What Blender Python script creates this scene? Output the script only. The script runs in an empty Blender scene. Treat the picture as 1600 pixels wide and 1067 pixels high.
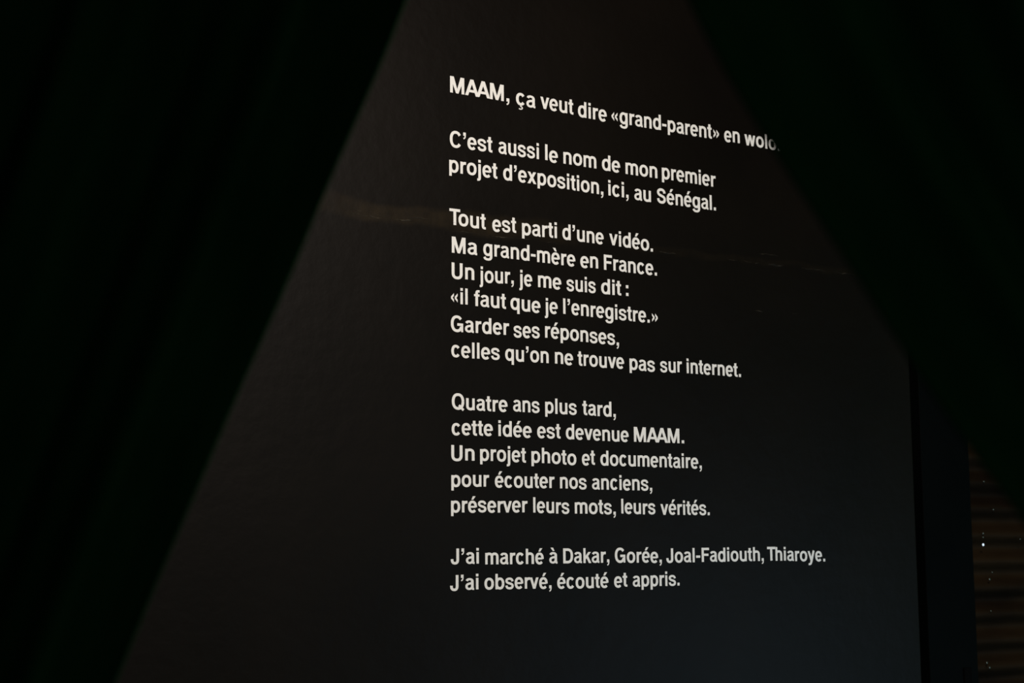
import bpy, bmesh, math, random
from mathutils import Matrix, Vector, noise
random.seed(7)
PI = math.pi
C = bpy.context.scene.collection
S = bpy.context.scene

# ------------------------------------------------------------------ camera
cd = bpy.data.cameras.new('camera')
cam = bpy.data.objects.new('camera', cd)
C.objects.link(cam)
S.camera = cam
cam.matrix_world = Matrix(((0.8337334, -0.0646394, -0.5483707, 0.0),
                           (-0.5520977, -0.1133494, -0.8260387, -3.44),
                           (-0.0087628, 0.9914503, -0.1301904, 1.5),
                           (0, 0, 0, 1)))
cd.sensor_fit = 'HORIZONTAL'; cd.sensor_width = 36.0; cd.lens = 2600.0 / 1600.0 * 36.0
cd.clip_start = 0.05; cd.clip_end = 60
cd.dof.use_dof = True; cd.dof.focus_distance = 4.15; cd.dof.aperture_fstop = 4.0

# ------------------------------------------------------------------ world, light, exposure
W = bpy.data.worlds.new('dim_room'); S.world = W; W.use_nodes = True
bg = W.node_tree.nodes['Background']
bg.inputs[0].default_value = (0.55, 1.0, 0.62, 1); bg.inputs[1].default_value = 0.19
S.view_settings.view_transform = 'Standard'; S.view_settings.look = 'None'
S.view_settings.gamma = 1.0; S.view_settings.exposure = 0.0
S.view_settings.use_curve_mapping = False

def area(name, loc, target, size, power, color, spread=180):
    l = bpy.data.lights.new(name, 'AREA'); l.shape = 'RECTANGLE'; l.size, l.size_y = size
    l.energy = power; l.color = color; l.spread = math.radians(spread)
    o = bpy.data.objects.new(name, l); C.objects.link(o); o.location = loc
    o.rotation_euler = (Vector(target) - Vector(loc)).to_track_quat('-Z', 'Y').to_euler()
    return o
# warm overhead area light left of the text; unseen cool area light low right
area('warm_lamp', (1.9, -2.45, 3.1), (2.0, 0, 1.9), (0.5, 0.3), 78.0, (1.0, 0.875, 0.765))
area('cool_right_light', (4.8, -2.3, 0.75), (3.0, 0, 1.0), (0.9, 1.2), 23.0, (0.48, 0.75, 1.0))

# ------------------------------------------------------------------ helpers
def mesh_obj(name, bm, mat, parent=None, smooth=False):
    me = bpy.data.meshes.new(name); bm.to_mesh(me); bm.free()
    me.materials.append(mat)
    if smooth:
        for p in me.polygons: p.use_smooth = True
    o = bpy.data.objects.new(name, me); C.objects.link(o)
    if parent: o.parent = parent
    return o

def box(bm, x0, x1, y0, y1, z0, z1, bev=0):
    m = Matrix.Translation(((x0 + x1) / 2, (y0 + y1) / 2, (z0 + z1) / 2)) @ Matrix.Diagonal((x1 - x0, y1 - y0, z1 - z0, 1))
    r = bmesh.ops.create_cube(bm, size=1, matrix=m)
    if bev:
        es = list({e for v in r['verts'] for e in v.link_edges})
        bmesh.ops.bevel(bm, geom=es, offset=bev, segments=2, profile=0.5, affect='EDGES')

def tube(bm, pts, rad, n=10):
    rings = []
    for i, p in enumerate(pts):
        p = Vector(p)
        t = (Vector(pts[min(i + 1, len(pts) - 1)]) - Vector(pts[max(i - 1, 0)])).normalized()
        a = t.orthogonal().normalized() if i == 0 else (a - t * a.dot(t)).normalized()
        b = t.cross(a)
        rings.append([bm.verts.new(p + (a * math.cos(2 * PI * k / n) + b * math.sin(2 * PI * k / n)) * rad) for k in range(n)])
    for i in range(len(rings) - 1):
        for k in range(n):
            bm.faces.new((rings[i][k], rings[i][(k + 1) % n], rings[i + 1][(k + 1) % n], rings[i + 1][k]))
    bm.faces.new(rings[0][::-1]); bm.faces.new(rings[-1])

def tag(o, label=None, cat=None, group=None, kind=None):
    if label: o['label'] = label
    if cat: o['category'] = cat
    if group: o['group'] = group
    if kind: o['kind'] = kind
    return o

def empty(name, loc):
    o = bpy.data.objects.new(name, None); C.objects.link(o); o.location = loc
    o.empty_display_size = 0.05
    return o

# ------------------------------------------------------------------ materials
def mat(name, c1, c2, scale=4.0, rough=0.6, spec=0.3, bump=0.0, bscale=60.0, metal=0.0, stretch=(1, 1, 1), detail=6):
    m = bpy.data.materials.new(name); m.use_nodes = True
    nt = m.node_tree; N = nt.nodes; Lk = nt.links
    b = N['Principled BSDF']
    b.inputs['Roughness'].default_value = rough; b.inputs['Metallic'].default_value = metal
    b.inputs['Specular IOR Level'].default_value = spec
    tc = N.new('ShaderNodeTexCoord'); mp = N.new('ShaderNodeMapping'); mp.inputs['Scale'].default_value = stretch
    Lk.new(tc.outputs['Object'], mp.inputs[0])
    n = N.new('ShaderNodeTexNoise'); n.inputs['Scale'].default_value = scale; n.inputs['Detail'].default_value = detail
    Lk.new(mp.outputs[0], n.inputs['Vector'])
    r = N.new('ShaderNodeValToRGB'); r.color_ramp.elements[0].position = 0.35; r.color_ramp.elements[1].position = 0.68
    r.color_ramp.elements[0].color = (*c1, 1); r.color_ramp.elements[1].color = (*c2, 1)
    Lk.new(n.outputs['Fac'], r.inputs[0]); Lk.new(r.outputs[0], b.inputs['Base Color'])
    if bump:
        n2 = N.new('ShaderNodeTexNoise'); n2.inputs['Scale'].default_value = bscale; n2.inputs['Detail'].default_value = 8
        Lk.new(mp.outputs[0], n2.inputs['Vector'])
        bp = N.new('ShaderNodeBump'); bp.inputs['Strength'].default_value = bump; bp.inputs['Distance'].default_value = 0.004
        Lk.new(n2.outputs['Fac'], bp.inputs['Height']); Lk.new(bp.outputs[0], b.inputs['Normal'])
    return m

def wall_material():
    # matt black paint over plaster; a worn ochre patch where the coat over the joint is thin
    m = mat('black_plaster_paint', (0.0026, 0.0017, 0.0011), (0.0040, 0.0027, 0.0018), 2.2, 0.50, 0.075, 0.35, 22.0)
    nt = m.node_tree; N = nt.nodes; Lk = nt.links; b = N['Principled BSDF']
    old = b.inputs['Base Color'].links[0].from_socket
    tc = N.new('ShaderNodeTexCoord'); sx = N.new('ShaderNodeSeparateXYZ'); Lk.new(tc.outputs['Object'], sx.inputs[0])
    wob = N.new('ShaderNodeTexNoise'); wob.inputs['Scale'].default_value = 6; wob.inputs['Detail'].default_value = 8
    Lk.new(tc.outputs['Object'], wob.inputs['Vector'])
    def mth(op, a, bb=None):
        k = N.new('ShaderNodeMath'); k.operation = op
        for i, v in enumerate((a, bb)):
            if v is None: continue
            if isinstance(v, (int, float)): k.inputs[i].default_value = v
            else: Lk.new(v, k.inputs[i])
        return k.outputs[0]
    def win(sock, lo, hi, soft):
        a = N.new('ShaderNodeMapRange'); a.interpolation_type = 'SMOOTHSTEP'
        a.inputs['From Min'].default_value = lo; a.inputs['From Max'].default_value = lo + soft; Lk.new(sock, a.inputs['Value'])
        c = N.new('ShaderNodeMapRange'); c.interpolation_type = 'SMOOTHSTEP'
        c.inputs['From Min'].default_value = hi; c.inputs['From Max'].default_value = hi + soft; Lk.new(sock, c.inputs['Value'])
        return mth('SUBTRACT', a.outputs[0], c.outputs[0])
    z = mth('ADD', sx.outputs['Z'], mth('MULTIPLY', mth('SUBTRACT', wob.outputs['Fac'], 0.5), 0.07))
    k = mth('MULTIPLY', win(z, 2.300, 2.345, 0.02), win(sx.outputs['X'], 1.55, 2.25, 0.35))
    k2 = mth('MULTIPLY', mth('MULTIPLY', win(z, 2.308, 2.325, 0.012), 0.22), win(sx.outputs['X'], 2.2, 3.45, 0.2))
    k = mth('MAXIMUM', k, k2)
    fin = N.new('ShaderNodeTexNoise'); fin.inputs['Scale'].default_value = 34; fin.inputs['Detail'].default_value = 6
    Lk.new(tc.outputs['Object'], fin.inputs['Vector'])
    k = mth('MULTIPLY', k, mth('MULTIPLY', fin.outputs['Fac'], mth('MULTIPLY', wob.outputs['Fac'], 2.2)))
    mx = N.new('ShaderNodeMix'); mx.data_type = 'RGBA'
    Lk.new(k, mx.inputs[0]); Lk.new(old, mx.inputs[6]); mx.inputs[7].default_value = (0.016, 0.0108, 0.0050, 1)
    Lk.new(mx.outputs[2], b.inputs['Base Color'])
    return m

M_wall = wall_material()
M_board = mat('black_board_paint', (0.0008, 0.0012, 0.0012), (0.0014, 0.0018, 0.0018), 3, 0.6, 0.02, 0.3, 25)
M_black = mat('black_and_gap_shade', (0.0006, 0.0006, 0.0006), (0.001, 0.001, 0.001), 5, 0.9, 0.05)
M_vinyl = mat('white_vinyl', (0.76, 0.75, 0.73), (0.82, 0.81, 0.79), 30, 0.45, 0.3)
M_curtain = mat('black_green_velvet', (0.0060, 0.0220, 0.0100), (0.0110, 0.0330, 0.0150), 9, 1.0, 0.0, 0.25, 180, stretch=(1, 1, 0.25))
M_rust = mat('rusty_iron', (0.0060, 0.0028, 0.0010), (0.020, 0.0105, 0.004), 5, 0.75, 0.06, 0.5, 40, stretch=(0.35, 1, 1))
M_steel = mat('dull_zinc', (0.10, 0.10, 0.085), (0.18, 0.17, 0.14), 80, 0.35, 0.6, metal=1.0)
M_floor = mat('dark_concrete', (0.012, 0.012, 0.012), (0.022, 0.021, 0.02), 3, 0.8, 0.2, 0.3, 40)
M_ceil = mat('black_ceiling_paint', (0.004, 0.004, 0.004), (0.006, 0.006, 0.006), 3, 0.9, 0.1)
M_crust = mat('chipped_plaster', (0.006, 0.005, 0.003), (0.050, 0.040, 0.026), 26, 0.7, 0.3, 0.6, 120)

# ------------------------------------------------------------------ the setting
def slab(name, x0, x1, y0, y1, z0, z1, m, bev=0):
    bm = bmesh.new(); box(bm, x0, x1, y0, y1, z0, z1, bev)
    return tag(mesh_obj(name, bm, m), kind='structure')
slab('floor', -3.0, 7.5, -5.2, 0.6, -0.05, 0.0, M_floor)
slab('ceiling', -3.0, 7.5, -5.2, 0.6, 3.2, 3.25, M_ceil)
wall = slab('wall_back', -3.0, 3.699, 0.0, 0.04, 0.0, 3.2, M_wall, 0.003)
slab('wall_left', -3.05, -3.0, -5.2, 0.6, 0.0, 3.2, M_ceil)
slab('gap_shade_batten_1', 3.66, 3.77, 0.045, 0.07, 0.0, 3.2, M_black)  # black batten added behind the gap to stand in for its shade

# raised plaster joint running across the wall at 2.31 m: ragged chipped ridge pieces
def ridge(x0, x1, z0, seed, w=0.006, gap=0.35):
    rnd = random.Random(seed); bm = bmesh.new(); prev = None
    n = int((x1 - x0) / 0.006)
    for i in range(n + 1):
        x = x0 + (x1 - x0) * i / n
        zc = z0 + 0.010 * noise.noise(Vector((x * 7, seed, 0))) + 0.004 * noise.noise(Vector((x * 45, seed, 3)))
        k = max(0.0, noise.noise(Vector((x * 22, seed * 2.1, 9))) + gap)
        hw = w * k * rnd.uniform(0.35, 1.0); hh = 0.0022 * min(1, k * 2) * rnd.uniform(0.6, 1.1)
        row = [bm.verts.new((x, 0.0006, zc - hw - 0.0004)), bm.verts.new((x, -hh, zc - hw * 0.3)),
               bm.verts.new((x, -hh * 0.7, zc + hw * 0.4)), bm.verts.new((x, 0.0006, zc + hw + 0.0004))]
        if prev:
            for a in range(3): bm.faces.new((prev[a], prev[a + 1], row[a + 1], row[a]))
        prev = row
    return mesh_obj('plaster_ridge', bm, M_crust, wall)
ridge(1.66, 2.02, 2.318, 1, 0.0045, 0.10)
ridge(1.80, 2.12, 2.327, 2, 0.0035, -0.05)
ridge(2.03, 2.45, 2.306, 3, 0.003, -0.05)
ridge(2.76, 3.20, 2.317, 4, 0.0035, 0.02)
ridge(3.10, 3.56, 2.318, 5, 0.0025, 0.08)
ridge(2.98, 3.30, 2.345, 6, 0.003, -0.12)
ridge(3.05, 3.50, 2.182, 7, 0.003, -0.15)

# ------------------------------------------------------------------ vinyl letters
V, H = 144.0, 116.0
class Glyph:
    """strokes in 1/1000 em, each a convex strip, extruded to 0.5 mm vinyl"""
    def __init__(s): s.polys = []; s.strips = []
    def rect(s, x0, y0, x1, y1): s.polys.append([(x0, y0), (x1, y0), (x1, y1), (x0, y1)]); return s
    def quad(s, *p): s.polys.append(list(p)); return s
    def path(s, pts, v=V, h=H):
        L, R = [], []
        for i, p in enumerate(pts):
            a = pts[max(i - 1, 0)]; b = pts[min(i + 1, len(pts) - 1)]
            dx, dy = b[0] - a[0], b[1] - a[1]; l = math.hypot(dx, dy) or 1
            nx, ny = -dy / l, dx / l; w = math.hypot(v * nx, h * ny) / 2
            L.append((p[0] + nx * w, p[1] + ny * w)); R.append((p[0] - nx * w, p[1] - ny * w))
        s.strips.append((L, R)); return s
def arc(cx, cy, rx, ry, a0, a1, n=None, e=2.25):
    n = n or max(4, int(abs(a1 - a0) / 11)); o = []
    for i in range(n + 1):
        t = math.radians(a0 + (a1 - a0) * i / n); c, q = math.cos(t), math.sin(t)
        o.append((cx + rx * math.copysign(abs(c) ** (2 / e), c), cy + ry * math.copysign(abs(q) ** (2 / e), q)))
    return o
def bez(*p, n=7):
    o = [p[0]]
    for k in range(0, len(p) - 1, 3):
        a, b, c, d = p[k:k + 4]
        for i in range(1, n + 1):
            t = i / n; u = 1 - t
            o.append(tuple(u ** 3 * a[j] + 3 * u * u * t * b[j] + 3 * u * t * t * c[j] + t ** 3 * d[j] for j in (0, 1)))
    return o
def bowl(g, x0, x1): return g.path(arc((x0 + x1) / 2, 266, (x1 - x0 - V) / 2, 280 - H / 2, 0, 360, 30))
def arch(g, xl, xr, y=350): return g.path(arc((xl + xr) / 2, y, (xr - xl) / 2, 490 - y, 172, 0, 12) + [(xr, y - 60), (xr, 0)])
def e_(g):
    g.path(arc(276, 266, 184, 226, -4, 318, 26)); return g.rect(110, 222, 452, 310)
def a_(g):
    g.path(arc(268, 385, 154, 106, 168, 0, 13) + [(422, 300), (422, 120)] + bez((422, 110), (424, 50), (450, 42), (520, 42), n=5), V, 100)
    return g.path(bez((418, 322), (330, 280), (96, 310), (96, 155), (96, 10), (390, -10), (420, 175), n=8), 130, 96)
def c_(g): return g.path(arc(280, 266, 178, 226, 36, 324, 24))
def comma(g, dy=0):
    g.rect(66, dy, 212, dy + 146)
    return g.path(bez((178, dy + 60), (180, dy - 60), (160, dy - 110), (76, dy - 130), n=6), 66, 60)
def acute(g): return g.quad((215, 592), (322, 592), (455, 752), (300, 752))
def grave(g): return g.quad((352, 592), (245, 592), (112, 752), (267, 752))
def chev(g, x, d=1):
    P = lambda a, b: (x + (a if d > 0 else 165 - a), b)
    g.quad(P(0, 235), P(90, 280), P(165, 196), P(165, 80)); g.quad(P(0, 325), P(90, 280), P(165, 364), P(165, 480))
    return g.quad(P(0, 235), P(90, 280), P(0, 325))
def s_(g, k=1.0, X=lambda x: x, Y=lambda y: y, v=132, h=106):
    p = [(447, 368), (437, 450), (372, 491), (272, 491), (168, 491), (98, 452), (98, 390), (98, 318), (175, 298), (275, 272),
         (388, 243), (452, 225), (452, 150), (452, 78), (375, 41), (272, 41), (160, 41), (98, 88), (95, 170)]
    return g.path(bez(*[(X(a), Y(b)) for a, b in p]), v, h)
def build_glyph(ch):
    g = Glyph(); w = 611
    if ch == 'M': w = 833; g.rect(69, 0, 203, 718).rect(630, 0, 764, 718).quad((69, 718), (250, 718), (478, 0), (355, 0)).quad((764, 718), (583, 718), (355, 0), (478, 0))
    elif ch == 'A': w = 722; g.quad((20, 0), (172, 0), (440, 718), (282, 718)).quad((702, 0), (550, 0), (282, 718), (440, 718)).rect(190, 150, 530, 262)
    elif ch == 'C': w = 722; g.path(arc(372, 359, 254, 314, 34, 326, 26), 148, 122)
    elif ch == 'G': w = 778; g.path(arc(376, 359, 258, 314, 38, 338, 28), 148, 122); g.rect(392, 272, 713, 388); g.rect(604, 0, 713, 388)
    elif ch == 'Q': w = 778; g.path(arc(390, 359, 272, 314, 0, 360, 34), 148, 122); g.quad((400, 150), (480, 240), (735, 20), (655, -66))
    elif ch == 'D': w = 722; g.rect(76, 0, 224, 718); g.path([(150, 657), (320, 657)] + arc(350, 359, 264, 298, 88, -88, 18, 2.4) + [(320, 61), (150, 61)], 148, 122)
    elif ch == 'F': g.rect(76, 0, 224, 718).rect(76, 598, 587, 718).rect(76, 306, 540, 420)
    elif ch == 'T': g.rect(14, 596, 598, 718).rect(231, 0, 381, 718)
    elif ch == 'U': w = 722; g.path([(146, 718), (146, 300)] + arc(361, 260, 215, 214, 178, 362, 18, 2.4) + [(576, 300), (576, 718)], 148, 122)
    elif ch == 'J': w = 556; g.path([(410, 718), (410, 300)] + arc(253, 205, 157, 162, 0, -176, 14, 2.4) + [(96, 232)], 148, 118)
    elif ch == 'S': w = 667; s_(g, 1, lambda x: 39 + (x - 30) * 590 / 489, lambda y: -19 + (y + 14) * 756 / 560, 146, 122)
    elif ch in 'aàâ': w = 556; a_(g); (grave(g) if ch == 'à' else None)
    elif ch == 'b': bowl(g, 61, 578); g.rect(61, 0, 199, 718)
    elif ch in 'cç':
        w = 556; c_(g)
        if ch == 'ç': g.rect(255, -75, 315, 20); g.path(bez((270, -62), (400, -60), (400, -185), (270, -180), (240, -180), (200, -172), (180, -165), n=5), 64, 50)
    elif ch == 'd': bowl(g, 34, 551); g.rect(413, 0, 551, 718)
    elif ch in 'eéè': w = 556; e_(g); (acute(g) if ch == 'é' else grave(g) if ch == 'è' else None)
    elif ch == 'f': w = 333; g.rect(12, 432, 318, 530); g.path([(159, 0), (159, 540)] + bez((159, 580), (160, 660), (190, 676), (322, 668), n=6), V, 104)
    elif ch == 'g': bowl(g, 40, 553); g.path([(484, 530), (484, 0)] + bez((484, -30), (484, -135), (400, -166), (300, -166), (190, -166), (125, -140), (108, -62), n=6), V, 102)
    elif ch == 'h': g.rect(65, 0, 203, 718); arch(g, 134, 478)
    elif ch in 'ij':
        w = 278; g.rect(69, 600, 207, 722)
        if ch == 'i': g.rect(69, 0, 207, 532)
        else: g.path([(138, 532), (138, 0)] + bez((138, -30), (138, -150), (120, -170), (4, -160), n=6), V, 104)
    elif ch == 'k': w = 556; g.rect(62, 0, 200, 718).quad((180, 150), (180, 320), (375, 532), (538, 532)).quad((400, 0), (562, 0), (335, 375), (238, 272))
    elif ch == 'l': w = 278; g.rect(69, 0, 207, 718)
    elif ch == 'm': w = 889; g.rect(60, 0, 195, 532); arch(g, 127, 445); arch(g, 445, 762)
    elif ch == 'n': g.rect(65, 0, 203, 532); arch(g, 134, 478)
    elif ch == 'o': bowl(g, 34, 578)
    elif ch == 'p': bowl(g, 59, 576); g.rect(59, -165, 197, 532)
    elif ch == 'q': bowl(g, 34, 551); g.rect(413, -180, 551, 532)
    elif ch == 'r': w = 389; g.rect(64, 0, 202, 532); g.path(bez((134, 330), (150, 430), (230, 488), (378, 472), n=7), V, 122)
    elif ch == 's': w = 556; s_(g)
    elif ch == 't': w = 333; g.rect(10, 430, 306, 530); g.path([(156, 676), (156, 180)] + bez((156, 160), (156, 60), (180, 44), (308, 50), n=6), V, 106)
    elif ch == 'u': g.rect(408, 0, 546, 532); g.path([(134, 532), (134, 240)] + arc(306, 182, 172, 140, 180, 352, 12))
    elif ch == 'v': w = 556; g.quad((13, 532), (162, 532), (350, 0), (205, 0)).quad((543, 532), (394, 532), (205, 0), (350, 0))
    elif ch == 'w': w = 778; g.quad((20, 532), (162, 532), (296, 0), (158, 0)).quad((458, 532), (320, 532), (158, 0), (296, 0)).quad((320, 532), (458, 532), (620, 0), (482, 0)).quad((758, 532), (616, 532), (482, 0), (620, 0))
    elif ch == 'x': w = 556; g.quad((15, 0), (178, 0), (532, 532), (369, 532)).quad((541, 0), (378, 0), (24, 532), (187, 532))
    elif ch == 'y': w = 556; g.quad((10, 532), (160, 532), (348, 40), (210, 30)); g.path([(467, 560), (280, 0)] + bez((280, 0), (235, -130), (215, -176), (60, -160), n=6), 146, 104)
    elif ch == ',': w = 278; comma(g)
    elif ch == '’': w = 278; comma(g, 572)
    elif ch == '.': w = 278; g.rect(66, 0, 212, 146)
    elif ch == ':': w = 333; g.rect(92, 0, 238, 146).rect(92, 366, 238, 512)
    elif ch == '-': w = 333; g.rect(27, 222, 306, 336)
    elif ch == '«': w = 556; chev(g, 88); chev(g, 298)
    elif ch == '»': w = 556; chev(g, 93, -1); chev(g, 303, -1)
    return g, w

TH = 0.0006
glyphs = {}
def glyph_mesh(ch):
    """mesh in em units (x, z), y in metres; returns mesh, advance, ink left, ink right"""
    if ch in glyphs: return glyphs[ch]
    g, adv = build_glyph(ch)
    bm = bmesh.new(); xs = []; k = 0
    def face_front(pts, y):
        return [bm.verts.new((p[0] / 1000, y, p[1] / 1000)) for p in pts]
    for poly in g.polys:
        y = -TH - 0.00004 * k; k += 1
        f = face_front(poly, y); b = face_front(poly, -0.00002); n = len(poly)
        bm.faces.new(f)
        for i in range(n): bm.faces.new((f[i], b[i], b[(i + 1) % n], f[(i + 1) % n]))
        xs += [p[0] for p in poly]
    for L, R in g.strips:
        y = -TH - 0.00004 * k; k += 1
        lf, rf = face_front(L, y), face_front(R, y); lb, rb = face_front(L, -0.00002), face_front(R, -0.00002)
        for i in range(len(L) - 1):
            bm.faces.new((lf[i], rf[i], rf[i + 1], lf[i + 1]))
            bm.faces.new((lf[i], lf[i + 1], lb[i + 1], lb[i])); bm.faces.new((rf[i], rb[i], rb[i + 1], rf[i + 1]))
        bm.faces.new((lf[0], lb[0], rb[0], rf[0])); bm.faces.new((lf[-1], rf[-1], rb[-1], lb[-1]))
        xs += [p[0] for p in L + R]
    bmesh.ops.recalc_face_normals(bm, faces=bm.faces)
    me = bpy.data.meshes.new('letter'); bm.to_mesh(me); bm.free(); me.materials.append(M_vinyl)
    glyphs[ch] = (me, adv, min(xs), max(xs))
    return glyphs[ch]

# each row: cap height, then the words with their left and right ink edges (X)
# and the height of their feet (Z) at either end, in metres on the wall
ROWS = [
    (0.0421, [("MAAM,", 2.1037, 2.2827, 2.6568, 2.6581), ("ça", 2.3011, 2.3631, 2.6553, 2.6530), ("veut", 2.3769, 2.4833, 2.6559, 2.6537), ("dire", 2.4962, 2.5923, 2.6512, 2.6492), ("«grand-parent»", 2.6062, 2.9809, 2.6513, 2.6522), ("en", 2.9983, 3.0572, 2.6501, 2.6537), ("wolof.", 3.0732, 3.2268, 2.6509, 2.6518)]),
    (0.0416, [("C’est", 2.1023, 2.2300, 2.5174, 2.5192), ("aussi", 2.2462, 2.3725, 2.5191, 2.5199), ("le", 2.3899, 2.4321, 2.5210, 2.5145), ("nom", 2.4474, 2.5555, 2.5188, 2.5185), ("de", 2.5718, 2.6339, 2.5174, 2.5154), ("mon", 2.6499, 2.7596, 2.5161, 2.5171), ("premier", 2.7732, 2.9649, 2.5175, 2.5167)]),
    (0.0413, [("projet", 2.1003, 2.2444, 2.4537, 2.4528), ("d’exposition,", 2.2600, 2.5770, 2.4535, 2.4505), ("ici,", 2.5915, 2.6604, 2.4505, 2.4515), ("au", 2.6777, 2.7360, 2.4484, 2.4492), ("Sénégal.", 2.7550, 2.9635, 2.4488, 2.4508)]),
    (0.0408, [("Tout", 2.1003, 2.2087, 2.3211, 2.3197), ("est", 2.2260, 2.3000, 2.3168, 2.3204), ("parti", 2.3157, 2.4259, 2.3170, 2.3193), ("d’une", 2.4410, 2.5756, 2.3182, 2.3170), ("vidéo.", 2.5919, 2.7393, 2.3187, 2.3134)]),
    (0.0405, [("Ma", 2.1068, 2.1828, 2.2512, 2.2521), ("grand-mère", 2.1987, 2.4831, 2.2539, 2.2502), ("en", 2.4969, 2.5562, 2.2491, 2.2526), ("France.", 2.5730, 2.7514, 2.2509, 2.2499)]),
    (0.0402, [("Un", 2.1061, 2.1739, 2.1868, 2.1881), ("jour,", 2.1874, 2.2912, 2.1834, 2.1894), ("je", 2.3057, 2.3478, 2.1862, 2.1865), ("me", 2.3632, 2.4378, 2.1868, 2.1861), ("suis", 2.4522, 2.5471, 2.1849, 2.1860), ("dit", 2.5626, 2.6302, 2.1860, 2.1866), (":", 2.6439, 2.6541, 2.1860, 2.1868)]),
    (0.0400, [("«il", 2.1040, 2.1543, 2.1231, 2.1257), ("faut", 2.1707, 2.2672, 2.1240, 2.1229), ("que", 2.2785, 2.3721, 2.1234, 2.1202), ("je", 2.3832, 2.4256, 2.1201, 2.1218), ("l’enregistre.»", 2.4406, 2.7507, 2.1238, 2.1200)]),
    (0.0397, [("Garder", 2.1031, 2.2761, 2.0548, 2.0579), ("ses", 2.2874, 2.3687, 2.0532, 2.0555), ("réponses,", 2.3833, 2.6199, 2.0585, 2.0527)]),
    (0.0394, [("celles", 2.1041, 2.2473, 1.9927, 1.9929), ("qu’on", 2.2615, 2.3955, 1.9928, 1.9937), ("ne", 2.4129, 2.4718, 1.9953, 1.9924), ("trouve", 2.4838, 2.6356, 1.9933, 1.9921), ("pas", 2.6514, 2.7379, 1.9923, 1.9899), ("sur", 2.7537, 2.8302, 1.9910, 1.9939), ("internet.", 2.8445, 3.0384, 1.9930, 1.9929)]),
    (0.0389, [("Quatre", 2.1050, 2.2694, 1.8651, 1.8641), ("ans", 2.2837, 2.3658, 1.8673, 1.8655), ("plus", 2.3809, 2.4808, 1.8661, 1.8657), ("tard,", 2.4967, 2.6055, 1.8665, 1.8655)]),
    (0.0387, [("cette", 2.1043, 2.2255, 1.8023, 1.8033), ("idée", 2.2396, 2.3411, 1.8040, 1.8022), ("est", 2.3556, 2.4293, 1.8027, 1.8039), ("devenue", 2.4438, 2.6462, 1.8036, 1.8014), ("MAAM.", 2.6616, 2.8322, 1.8033, 1.8040)]),
    (0.0384, [("Un", 2.1029, 2.1716, 1.7386, 1.7418), ("projet", 2.1855, 2.3230, 1.7419, 1.7402), ("photo", 2.3374, 2.4776, 1.7411, 1.7376), ("et", 2.4930, 2.5362, 1.7367, 1.7412), ("documentaire,", 2.5514, 2.8910, 1.7392, 1.7381)]),
    (0.0381, [("pour", 2.1026, 2.2134, 1.6764, 1.6786), ("écouter", 2.2280, 2.4090, 1.6774, 1.6782), ("nos", 2.4238, 2.5085, 1.6790, 1.6762), ("anciens,", 2.5236, 2.7207, 1.6776, 1.6761)]),
    (0.0379, [("préserver", 2.1016, 2.3263, 1.6152, 1.6166), ("leurs", 2.3413, 2.4536, 1.6171, 1.6137), ("mots,", 2.4686, 2.6002, 1.6160, 1.6138), ("leurs", 2.6161, 2.7298, 1.6161, 1.6148), ("vérités.", 2.7450, 2.9150, 1.6146, 1.6146)]),
    (0.0374, [("J’ai", 2.1002, 2.1823, 1.4910, 1.4926), ("marché", 2.1985, 2.3734, 1.4906, 1.4894), ("à", 2.3879, 2.4152, 1.4908, 1.4906), ("Dakar,", 2.4307, 2.5771, 1.4907, 1.4918), ("Gorée,", 2.5929, 2.7479, 1.4911, 1.4898), ("Joal-Fadiouth,", 2.7611, 3.1028, 1.4893, 1.4919), ("Thiaroye.", 3.1140, 3.3322, 1.4930, 1.4882)]),
    (0.0372, [("J’ai", 2.0981, 2.1806, 1.4280, 1.4306), ("observé,", 2.1957, 2.3962, 1.4300, 1.4288), ("écouté", 2.4114, 2.5732, 1.4283, 1.4280), ("et", 2.5891, 2.6335, 1.4275, 1.4303), ("appris.", 2.6491, 2.8059, 1.4296, 1.4300)]),
]
LABELS = [
    'topmost white vinyl text line, "ça veut dire «grand-parent»", its end hidden by the right curtain',
    'white vinyl text line reading "C’est aussi le nom de mon premier"',
    'white vinyl text line reading "projet d’exposition, ici, au Sénégal."',
    'white vinyl text line reading "Tout est parti d’une vidéo."',
    'white vinyl text line reading "Ma grand-mère en France."',
    'white vinyl text line reading "Un jour, je me suis dit :"',
    'white vinyl text line reading "«il faut que je l’enregistre.»"',
    'white vinyl text line reading "Garder ses réponses,"',
    'white vinyl text line reading "celles qu’on ne trouve pas sur internet."',
    'white vinyl text line reading "Quatre ans plus tard,"',
    'short white vinyl text line that starts "cette idée est devenue"',
    'white vinyl text line reading "Un projet photo et documentaire,"',
    'white vinyl text line reading "pour écouter nos anciens,"',
    'white vinyl text line reading "préserver leurs mots, leurs vérités."',
    'longest low white vinyl text line, "J’ai marché à Dakar, Gorée, Joal-Fadiouth, Thiaroye."',
    'lowest white vinyl text line reading "J’ai observé, écouté et appris."']
PUNCT = {',': 'comma', '.': 'full_stop', ':': 'colon', '-': 'hyphen', '’': 'apostrophe', '«': 'quotation_mark', '»': 'quotation_mark'}
KERN = {'MA': -50, 'AA': -160, 'AM': -90, 'To': -140, 'Th': -60, 'rv': -40, 've': -20}
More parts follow.
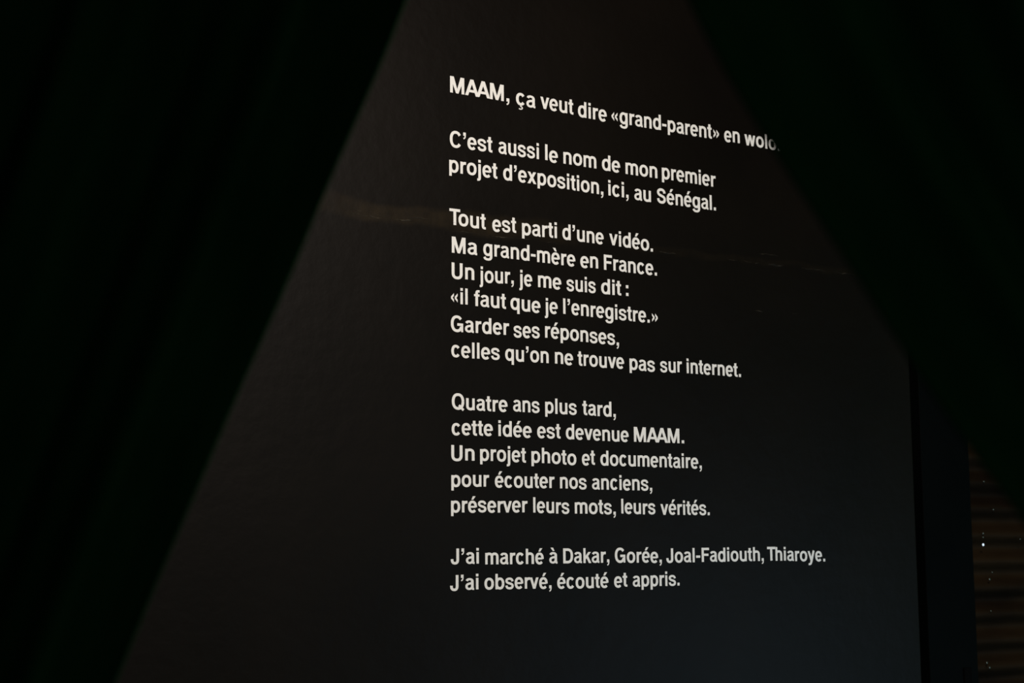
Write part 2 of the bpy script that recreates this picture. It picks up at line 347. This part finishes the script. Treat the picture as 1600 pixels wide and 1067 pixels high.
for ri, (cap, words) in enumerate(ROWS):
    z0 = words[0][3]
    line = empty('text_line', (words[0][1], 0, z0))
    tag(line, LABELS[ri], 'lettering', 'white vinyl text lines on the black wall')
    em = cap / 0.718
    for word, xa, xb, za, zb in words:
        xa += 0.0011; xb -= 0.0011
        info = [glyph_mesh(c) for c in word]
        pen = 0; pos = []
        for i, q in enumerate(info):
            pen += KERN.get(word[max(i - 1, 0):i + 1], 0); pos.append(pen); pen += q[1]
        a = pos[0] + info[0][2]; b = pos[-1] + info[-1][3]
        k = (xb - xa) / (b - a)
        for c, q, p in zip(word, info, pos):
            t = ((p + (q[2] + q[3]) / 2) - a) / (b - a)
            z = za + (zb - za) * t + random.uniform(-0.0005, 0.0005)
            o = bpy.data.objects.new(PUNCT.get(c, 'letter'), q[0]); C.objects.link(o)
            o.parent = line
            o.location = (xa + (p - a) * k - line.location.x, 0, z - z0)
            o.scale = (k * 1000, 1, em)

# ------------------------------------------------------------------ narrow board right of the joint, corrugated sheet behind
pan = empty('black_board', (3.72, 0.0, 0.0))
tag(pan, 'narrow black painted board between the lettered wall and the rusty corrugated sheet', 'board')
bm = bmesh.new(); box(bm, 3.735, 3.942, 0.0, 0.04, 0.0, 3.15, 0.003)
o = mesh_obj('board', bm, M_board, pan); o.matrix_parent_inverse = Matrix.Translation((-3.72, 0, 0))
bm = bmesh.new(); box(bm, 3.875, 3.908, -0.006, 0.004, 0.80, 1.172, 0.003)
o = mesh_obj('dark_bar', bm, M_black, pan); o.matrix_parent_inverse = Matrix.Translation((-3.72, 0, 0))  # plain black bar for the dark upright mark on the board

PITCH = 0.0805
sheet = empty('corrugated_sheet', (4.6, 0.075, 0.0))
tag(sheet, 'rusty brown corrugated iron sheet with horizontal ribs at the lower right', 'metal sheet')
bm = bmesh.new(); prev = None
nz = 38 * 12
for i in range(nz + 1):
    z = 0.02 + i * PITCH / 12
    row = []
    for j in range(15):
        x = 3.93 + j * 0.14
        y = 0.077 + 0.017 * math.cos(2 * PI * (z - 1.443) / PITCH) + 0.003 * noise.noise(Vector((x * 2, z * 3, 1)))
        row.append(bm.verts.new((x - 4.6, y - 0.075, z + 0.004 * noise.noise(Vector((x * 3, z, 5))))))
    if prev:
        for j in range(14): bm.faces.new((prev[j], prev[j + 1], row[j + 1], row[j]))
    prev = row
mesh_obj('sheet', bm, M_rust, sheet, smooth=True)
# nails along the sheet's edge, and one glowing bead imitating outside light through a hole
NAILS = ((4.064, 1.728, 0.003), (4.102, 1.642, 0.003), (4.05, 1.569, 0.0035), (4.049, 1.557, 0.003), (4.083, 1.45, 0.003), (4.07, 1.429, 0.004), (4.069, 1.333, 0.0025), (4.041, 1.178, 0.004), (4.052, 1.163, 0.004), (4.22, 1.551, 0.003))
def nail(x, z, r, m=M_steel, name='nail'):
    bm = bmesh.new()
    bmesh.ops.create_uvsphere(bm, u_segments=10, v_segments=6, radius=r, matrix=Matrix.Translation((x - 4.6, 0.052 - 0.075, z)) @ Matrix.Diagonal((1, 0.5, 1, 1)))
    return mesh_obj(name, bm, m, sheet, smooth=True)
for px, z, r in NAILS:
    nail(px, z, r)
M_day = bpy.data.materials.new('hole_glow'); M_day.use_nodes = True
b = M_day.node_tree.nodes['Principled BSDF']; b.inputs['Base Color'].default_value = (0.7, 0.8, 1, 1)
b.inputs['Emission Color'].default_value = (0.72, 0.86, 1.0, 1); b.inputs['Emission Strength'].default_value = 0.8
nail(4.048, 1.5339, 0.0042, M_day, 'glow_bead')['label'] = 'bluish white glowing bead imitating light through a hole'

# ------------------------------------------------------------------ foreground curtains
VH = Vector((0.5531, 0.8331, 0)); RH = Vector((0.8331, -0.5531, 0)); CAM = Vector((0, -3.44, 0))
def lerp_tab(tab, z):
    if z >= tab[0][0]: return tab[0][1]
    for (z1, a1), (z2, a2) in zip(tab, tab[1:]):
        if z >= z2: return a2 + (a1 - a2) * (z - z2) / (z1 - z2)
    return tab[-1][1]
def curtain(name, depth, edge, outer, folds, amp, seed, label, sign):
    top, n, m = edge[0][0], 90, 220
    root = empty(name, CAM + VH * depth + RH * outer)
    tag(root, label, 'curtain', 'black curtains in the foreground')
    inv = Matrix.Translation(-root.location)
    bm = bmesh.new(); rows = []
    def samp(z):  # smoothed edge
        return sum(lerp_tab(edge, z + d) for d in (-0.05, -0.025, 0, 0.025, 0.05)) / 5
    for i in range(n + 1):
        z = top - (top - 0.015) * i / n; ea = samp(z); row = []
        for j in range(m + 1):
            s = j / m
            ph = (PI if sign > 0 else 0) + 2 * PI * folds * (s + 0.05 * noise.noise(Vector((s * 4, seed, z * 0.35))))
            k = amp * (0.45 + 0.55 * min(1, (top - z) * 1.5)) * min(1, s * folds * 1.3 + 0.15)
            d = depth + k * (math.sin(ph) + 0.35 * math.sin(2.3 * ph + seed)) + 0.006 * noise.noise(Vector((s * 9, z * 3, seed)))
            a = ea + (outer - ea) * s
            row.append(bm.verts.new(CAM + VH * d + RH * a + Vector((0, 0, z))))
        rows.append(row)
    for i in range(n):
        for j in range(m): bm.faces.new((rows[i][j], rows[i][j + 1], rows[i + 1][j + 1], rows[i + 1][j]))
    o = mesh_obj('cloth', bm, M_curtain, root, smooth=True); o.matrix_parent_inverse = inv
    sm = o.modifiers.new('thickness', 'SOLIDIFY'); sm.thickness = 0.0025
    # stitched hem cord along the free edge
    bm = bmesh.new(); tube(bm, edge_pts(depth, edge, samp, top), 0.003, 8)
    o = mesh_obj('hem', bm, M_curtain, root, smooth=True); o.matrix_parent_inverse = inv
    return root
def edge_pts(depth, edge, samp, top):
    return [CAM + VH * (depth + 0.001) + RH * samp(top - (top - 0.015) * i / 80) + Vector((0, 0, top - (top - 0.015) * i / 80)) for i in range(81)]
LEFT = [(2.60, 0.02), (2.35, -0.005), (2.054, -0.104), (1.963, -0.140), (1.866, -0.183), (1.765, -0.222), (1.671, -0.264),
        (1.566, -0.307), (1.470, -0.348), (1.388, -0.379), (1.1, -0.50), (0.9, -0.54), (0.0, -0.55)]
RIGHT = [(2.60, -0.03), (2.2, 0.02), (1.914, 0.136), (1.845, 0.168), (1.790, 0.202), (1.737, 0.235), (1.685, 0.266), (1.640, 0.293),
         (1.586, 0.324), (1.531, 0.366), (1.3, 0.52), (1.1, 0.60), (0.0, 0.62)]
curtain('curtain', 1.6, LEFT, -1.5, 8, 0.022, 1.3, 'black-green curtain drawn back along the left side', -1)
curtain('curtain', 1.2, RIGHT, 1.5, 8, 0.018, 4.1, 'black-green curtain covering the upper right, hiding the end of the top line', 1)
for nm, dp, a0, a1, lb in (('curtain_rail', 1.6, -1.55, 0.15, 'black rail above the frame carrying the left curtain'),
                           ('curtain_rail', 1.2, -0.15, 1.55, 'black rail above the frame carrying the right curtain')):
    bm = bmesh.new(); p0 = CAM + VH * dp + RH * a0 + Vector((0, 0, 2.63)); p1 = CAM + VH * dp + RH * a1 + Vector((0, 0, 2.63))
    tube(bm, [p0, p1], 0.014, 12)
    for t in (0.06, 0.94):
        q = p0.lerp(p1, t); tube(bm, [q, q + Vector((0, 0, 0.57))], 0.006, 8)
    tag(mesh_obj(nm, bm, M_black), lb, 'rail')
